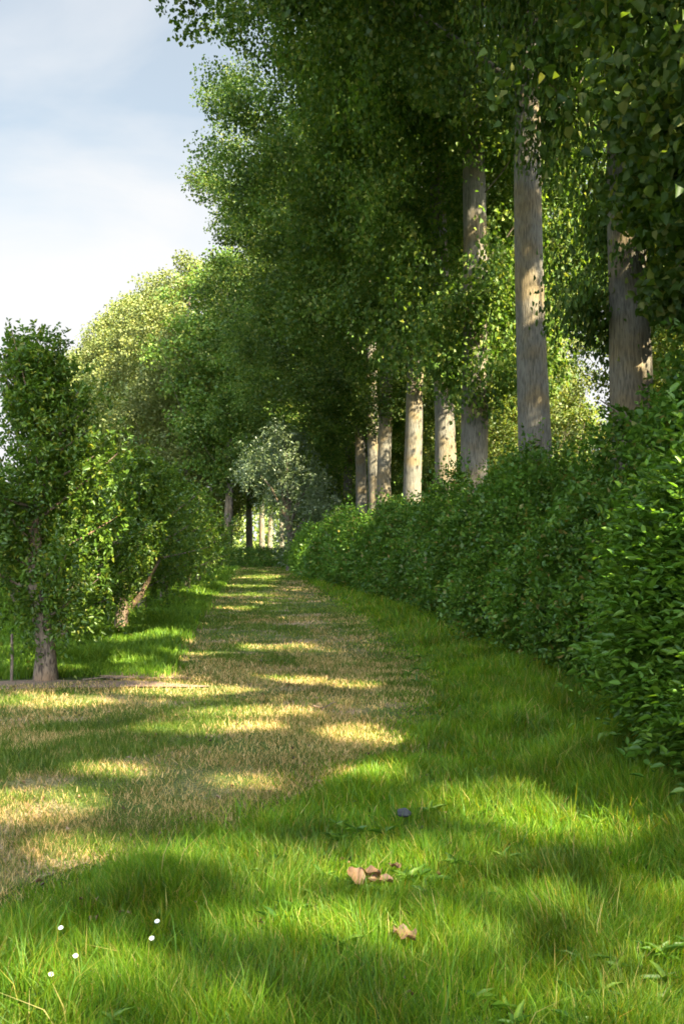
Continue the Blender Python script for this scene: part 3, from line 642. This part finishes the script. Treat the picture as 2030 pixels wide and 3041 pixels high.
M_short = leaf_mat("mown_grass_blade", [(0, (.07, .11, .02)), (.36, (.13, .16, .035)), (.52, (.24, .2, .06)), (.72, (.4, .28, .12)), (1, (.56, .4, .2))], trans=.3, tint=(1.1, 1.1, .6), gloss=.01, nscale=.8, tree=0)
M_mown = leaf_mat('mown_green_blade', [(0, (.045, .09, .012)), (.6, (.085, .15, .018)), (.9, (.15, .2, .035)), (1, (.3, .27, .1))], trans=.4, tint=(1.5, 1.25, .3), gloss=.01, nscale=.8, tree=0)
M_orch = leaf_mat("orchard_grass_blade", [(0, (.05, .12, .008)), (.6, (.09, .19, .012)), (1, (.17, .26, .03))], trans=.4, tint=(1.5, 1.25, .3), gloss=.012, nscale=.7, tree=0)

def scatter(bins, region, g):
    X, Y = [], []
    for (d0, d1, dens) in bins:
        w = d1 * .36 + 1.3; n = int(2 * w * (d1 - d0) * dens)
        x = g.uniform(-w, w, n); y = g.uniform(d0, d1, n); kk = inview(x, y) & region(x, y)
        X.append(x[kk]); Y.append(y[kk])
    return np.concatenate(X), np.concatenate(Y)
g = np.random.default_rng(200)
def reg_long(x, y):
    e = g.normal(size=len(x)) * np.where(y < 8, .2, .13) + .35 * (vnoise(x, y, 1.8, 31) - .5) - np.where(g.random(len(x)) < .12, np.abs(g.normal(size=len(x))) * .3, 0)
    return (x > pathR(y) + e) & (x < hline(y) + 1.2)
x, y = scatter([(1.2, 3, 5000), (3, 5, 11000), (5, 7.5, 7500), (7.5, 11, 3600), (11, 16, 1500), (16, 26, 500), (26, 60, 150)], reg_long, g)
tn = vnoise(x, y, 2.2, 5) * .6 + vnoise(x, y, 6, 6) * .4
edge = np.clip((x - pathR(y)) / .5, .35, 1)
h = (.025 + .21 * tn ** 1.9 + .06 * g.random(len(x)) ** 2) * edge * np.where(g.random(len(x)) < .04, 1.5, 1)
h *= 1 + .35 * np.clip(1 - np.hypot(x + 1.25, y - 3.3) / .9, 0, 1)      # taller tuft bottom left
h *= 1 + .5 * np.clip(1 - np.abs(hline(y) - .5 - x) / .8, 0, 1)          # longer below the hedge
w = np.maximum(.0024, .00085 * y) * g.uniform(.6, 1.5, len(x))
V, F = blades(x, y, h, w, g.beta(1.6, 1.8, len(x)) * 1.15, 2, g, flow=True)
parts = [(V, F)]
for (px, py, n_, rr_, hh_) in [(40, 2290, 260, .16, .24), (110, 2330, 160, .14, .22), (30, 2180, 160, .2, .17), (1030, 2330, 40, .08, .26), (940, 2250, 60, .12, .14), (1240, 2230, 40, .1, .16), (1180, 1680, 260, .14, .2), (1400, 1800, 300, .35, .22),
  (1080, 1850, 260, .3, .14), (520, 1950, 260, .25, .13), (830, 1830, 300, .3, .14), (1500, 1900, 300, .3, .2), (640, 1880, 300, .3, .16), (1300, 2330, 80, .15, .16), (960, 2060, 60, .1, .12), (300, 2200, 60, .15, .18), (700, 2230, 50, .15, .16)]:
    d_ = 1.62 * 2284 / (py - 1240); x_ = (px - 784) / 2284 * d_; a_ = g.normal(size=(n_, 2)) * rr_ * .6
    parts.append(blades(x_ + a_[:, 0], d_ + a_[:, 1], hh_ * g.uniform(.6, 1.3, n_), np.maximum(.0045, .0009 * d_) * g.uniform(.7, 1.5, n_), g.beta(2, 2.2, n_) * 1.3, 2, g))
V, F = cat(parts)
o = link('long_grass', build('long_grass', V, F, M_long)); tag(o, 'lush long green grass along the foot of the hedge and in the foreground', 'grass', kind='stuff')
print('long', len(x))
def reg_short(x, y): return (x > pathL(y) - .15) & (x < pathR(y) + .25 * np.abs(g.normal(size=len(x))))
x, y = scatter([(1.2, 4, 2500), (4, 6.5, 9000), (6.5, 9, 5500), (9, 14, 2300), (14, 24, 700), (24, 60, 220)], reg_short, g)
pn = vnoise(x, y, .8, 9) * .5 + vnoise(x, y, 2.6, 10) * .5
kk = g.random(len(x)) < np.clip((pn - .12) * 2.6, .35, 1); x, y, pn = x[kk], y[kk], pn[kk]
h = (.018 + .035 * pn) * g.uniform(.6, 1.5, len(x)); w = np.maximum(.003, .001 * y) * g.uniform(.7, 1.4, len(x))
lean = g.beta(2, 1.6, len(x)) * 1.2
gr = vnoise(x, y * .6, .7, 61) * .55 + vnoise(x, y, 2.3, 62) * .45 + g.normal(size=len(x)) * .07
track = np.exp(-((x - (pathL(np.maximum(y, 11.6)) * .55 + pathR(y) * .45)) / .45) ** 2) * np.clip((y - 9) / 6, 0, 1)      # greener strip along the middle
gm_ = gr + .12 * track + .06 * np.clip((y - 8) / 8, 0, 1) - .15 * np.clip((9.5 - y) / 3, 0, 1) > .50
for mk, nm, mt, lb in ((gm_, 'short_grass', M_mown, 'short mown green grass growing in patches on the path'), (~gm_, 'dry_grass', M_short, 'short half-dry straw-coloured grass covering the path')):
    V, F = blades(x[mk], y[mk], h[mk] * (1.25 if nm == 'short_grass' else 1) + .012, w[mk], lean[mk], 1, g)
    tag(link(nm, build(nm, V, F, mt)), lb, 'grass', kind='stuff')
print('short', len(x))
def reg_orch(x, y): return (x < pathL(y) + .12 * g.normal(size=len(x))) & (y > 11.3) & (x > -14)
x, y = scatter([(11.3, 15, 1500), (15, 24, 700), (24, 45, 260), (45, 60, 120)], reg_orch, g)
kk = np.abs(x + 3.37 + (y - 11.4) * .05) > .25
dsoil = np.hypot((x + 3.4) / 1.8, (y - 11.3) / .35); kk = dsoil > 1; x, y = x[kk], y[kk]
h = (.06 + .16 * vnoise(x, y, 1.3, 12) ** 1.4) * g.uniform(.7, 1.3, len(x)); w = np.maximum(.004, .0011 * y) * g.uniform(.7, 1.4, len(x))
V, F = blades(x, y, h, w, g.beta(1.6, 2, len(x)), 2, g)
o = link('orchard_grass', build('orchard_grass', V, F, M_orch)); tag(o, 'green grass growing between the pear trees', 'grass', kind='stuff')
print('orch', len(x))
# bare soil strip at the feet of the pear trees
a = np.linspace(0, 2 * np.pi, 40, endpoint=False)
def patch(cx, cy, rx, ry, seed):
    q = np.random.default_rng(seed); rr = 1 + .18 * np.sin(3 * a + seed) + .1 * np.sin(7 * a + 2 * seed)
    rings = [np.stack([cx + rx * f * rr * np.cos(a), cy + ry * f * rr * np.sin(a)], 1) for f in (1, .75, .5, .25, .02)]
    V = np.concatenate(rings); V = np.column_stack([V, hg(V[:, 0], V[:, 1]) + .02])
    F = np.concatenate([np.stack([k * 40 + np.arange(40), k * 40 + (np.arange(40) + 1) % 40, (k + 1) * 40 + (np.arange(40) + 1) % 40, (k + 1) * 40 + np.arange(40)], 1) for k in range(4)])
    return V, F
tag(link('soil', build('soil', *cat([patch(-3.3, 11.1, 1.5, .3, 1), patch(-2.35, 11.7, .5, .25, 2), patch(-3.9, 18.0, .9, .35, 3)]), M_soil, True)), kind='structure')

# ------------------------------------------------------------------ small things
M_dead = leaf_mat("dead_leaf", [(0, (.07, .04, .02)), (.5, (.16, .095, .05)), (1, (.27, .17, .095))], trans=.2, tint=(1, .8, .6), tree=0)
def dead_leaf(loc, s, seed, label, name='dead_leaf', m=M_dead):
    q = np.random.default_rng(seed); n = 9; u = np.linspace(-1, 1, n); v = np.linspace(-1, 1, 7)
    U, W = np.meshgrid(u, v); wd = np.sqrt(np.clip(1 - U ** 2, 0, 1)) * (1 - .25 * U) * .62 + .01
    X = U * s; Y = W * wd * s; c, c2 = q.uniform(.5, 1.1), q.uniform(-.5, .5)
    Z = s * (c * .5 * W ** 2 * wd + c2 * U ** 2 * .4 + .16 * np.sin(6 * U + 4 * W + seed) + .1 * np.sin(9 * W - 5 * U)) + .3 * s
    ra = q.uniform(0, 6.28); ti = q.uniform(-.5, .5)
    x = X * math.cos(ra) - Y * math.sin(ra); y = X * math.sin(ra) + Y * math.cos(ra)
    V = np.stack([x, y, Z + ti * y], -1).reshape(-1, 3); V[:, 2] -= V[:, 2].min()
    i = (np.arange(6)[:, None] * n + np.arange(n - 1)[None]).ravel()
    o = link(name, build(name, V, np.stack([i, i + 1, i + n + 1, i + n], 1), m, True)); o.location = loc
    return tag(o, label, 'leaf')
D = lambda x, y, z=0: P((x - 784) / 2284 * (1.62 * 2284 / (y - 1240)), 1.62 * 2284 / (y - 1240), z)
dl_ = [((842, 2035), .062, 'large curled tan dead leaf, biggest of the clump lying in the foreground grass'),
       ((815, 2045), .045, 'brown dead leaf at the left end of the foreground clump'),
       ((872, 2045), .045, 'tan dead leaf at the right end of the foreground clump'),
       ((905, 2015), .035, 'small yellow-brown dead leaf just right of the clump'),
       ((925, 2170), .045, 'reddish brown dead leaf nearest the bottom of the photo')]
for q, (p_, s, lab) in enumerate(dl_): dead_leaf(D(*p_, .07), s * 1.25, 300 + q, lab)
M_stone = plain("grey_stone", (.03, .035, .04), .95, .4, 12)
def stone(loc, s, seed, label):
    q = np.random.default_rng(seed); th = np.linspace(0.01, np.pi - .01, 9); ph = np.linspace(0, 2 * np.pi, 12, endpoint=False)
    T, Ph = np.meshgrid(th, ph, indexing='ij'); rr = 1 + .15 * np.sin(3 * Ph + seed) * np.sin(T) + .12 * np.cos(2 * T * 2 + Ph) + q.normal(size=T.shape) * .04
    V = np.stack([rr * np.sin(T) * np.cos(Ph), rr * np.sin(T) * np.sin(Ph) * .8, rr * np.cos(T) * .65 + .5], -1).reshape(-1, 3) * s
    i = np.arange(8)[:, None] * 12; j = np.arange(12)[None]; F = np.stack([i + j, i + (j + 1) % 12, i + 12 + (j + 1) % 12, i + 12 + j], -1).reshape(-1, 4)
    o = link('stone', build('stone', V, F, M_stone, True)); o.location = loc; tag(o, label, 'stone')
stone(D(925, 1880, .045), .04, 4, 'dark blue-grey stone lying in the sunlit grass')
M_petal = plain("white_petal", (.8, .8, .78), .5, .05); M_yel = plain("yellow_disc", (.6, .42, .03), .6, .1); M_stemg = plain("green_stem", (.06, .13, .02), .6, .2)
def daisy(loc, h, s, label):
    r = empty('daisy', loc)
    link('stem', build('stem', *tube([(0, 0, 0), (.005, 0, h * .5), (0, .004, h)], [.0015, .0013, .001], 5), M_stemg), r)
    a = np.arange(14) / 14 * 2 * np.pi; n = 14
    V, F = leaves(np.repeat([[0, 0, h]], n, 0), np.stack([np.cos(a), np.sin(a), .25 + 0 * a], 1), np.tile([0., 0, 1], (n, 1)), s, s * .38, six=True, fold=.05, droop=.05)
    link('petal_ring', build('petal_ring', V, F, M_petal), r)
    V, F = tube([(0, 0, h), (0, 0, h + s * .12), (0, 0, h + s * .2)], [s * .26, s * .22, .0005], 8); link('disc', build('disc', V, F, M_yel, True), r)
    r.rotation_euler = (R(28), R(loc[0] * 40 % 17 - 8), 0)
    tag(r, label, 'flower', 'daisies in the foreground grass')
for (p_, lab) in [((375, 2150), 'white daisy topmost of the pair left of centre in the foreground'), ((363, 2192), 'white daisy just below its twin in the foreground'),
                  ((186, 2235), 'lone white daisy between the pair and the bright tuft'), ((135, 2280), 'white daisy lowest, above the bright grass tuft at left'),
                  ((158, 2165), 'small white daisy highest on the left side')]:
    daisy(D(*p_), .13, .012, lab)
g = np.random.default_rng(77); n = 500
x, y = scatter([(2.5, 8, 9), (8, 16, 5), (16, 40, 1.5)], lambda x, y: x < hline(y), g); n = len(x)
b = np.stack([x, y, hg(x, y) + np.where(x > pathR(y), .04, .025)], 1); a = g.uniform(0, 6.28, n)
V, F = leaves(b, np.stack([np.cos(a), np.sin(a), g.normal(size=n) * .3], 1), g.normal(size=(n, 3)) * .5 + [0, 0, 1], g.uniform(.015, .04, n), g.uniform(.012, .028, n), six=True, fold=.4, droop=.4)
tag(link('leaf_litter', build('leaf_litter', V, F, M_dead)), 'small brown fallen leaves scattered over grass and path', 'leaf litter', kind='stuff')
x, y = scatter([(2, 5, 22), (5, 9, 10), (9, 14, 4)], lambda x, y: (x > pathR(y)) & (x < hline(y)) & (vnoise(x, y, .9, 55) > .45), g); n = len(x); k = 7
a = (np.arange(k) * 2.4)[None] + g.uniform(0, 6.28, (n, 1)); b = np.repeat(np.stack([x, y, hg(x, y) + .03], 1), k, 0); a = a.ravel()
V, F = leaves(b, np.stack([np.cos(a), np.sin(a), g.uniform(.3, 1.4, n * k)], 1), np.tile([0, 0, 1.], (n * k, 1)) + g.normal(size=(n * k, 3)) * .3, g.uniform(.05, .11, n * k), g.uniform(.018, .032, n * k), six=True, fold=.2, droop=.4)
tag(link('weeds', build('weeds', V, F, M_elder)), 'broad-leaved green weeds scattered through the long grass', 'weeds', kind='stuff')
# twigs on the path and stake
def twig(loc, ln, seed, label):
    q = np.random.default_rng(seed); parts = []
    a = q.uniform(0, 3.1); p = np.array([[t * ln * math.cos(a), t * ln * math.sin(a), .012 + .02 * math.sin(3 * t)] for t in np.linspace(-.5, .5, 6)]) + q.normal(size=(6, 3)) * .01
    p[:, 2] = np.abs(p[:, 2]); parts.append(tube(p, np.linspace(.008, .003, 6), 5))
    for k in (1, 2, 3): parts.append(tube([p[k], p[k] + q.normal(size=3) * .08 * np.array([1, 1, .1]) + [0, 0, .02]], [.004, .002], 4))
    o = link('twig', build('twig', *cat(parts), B_pear, True)); o.location = loc; tag(o, label, 'twig')
twig(D(600, 1520, .03), .45, 1, 'grey fallen twig lying in the middle of the path')
twig(D(745, 1640, .03), .3, 2, 'thin fallen twig lying right of the middle on the path')
twig(D(260, 1568, .03), .6, 3, 'fallen twig on bare soil right of the nearest pear trunk')
def stake(loc, h, label):
    V, F = tube([(0, 0, -.1), (.01, 0, h * .5), (.0, .01, h), (.0, .01, h + .01)], [.018, .017, .016, .002], 8)
    o = link('stake', build('stake', V, F, B_pear, True)); o.location = loc; tag(o, label, 'stake')
stake(P(-3.75, 11.35), .55, 'thin dark stake standing in grass left of the nearest pear trunk')
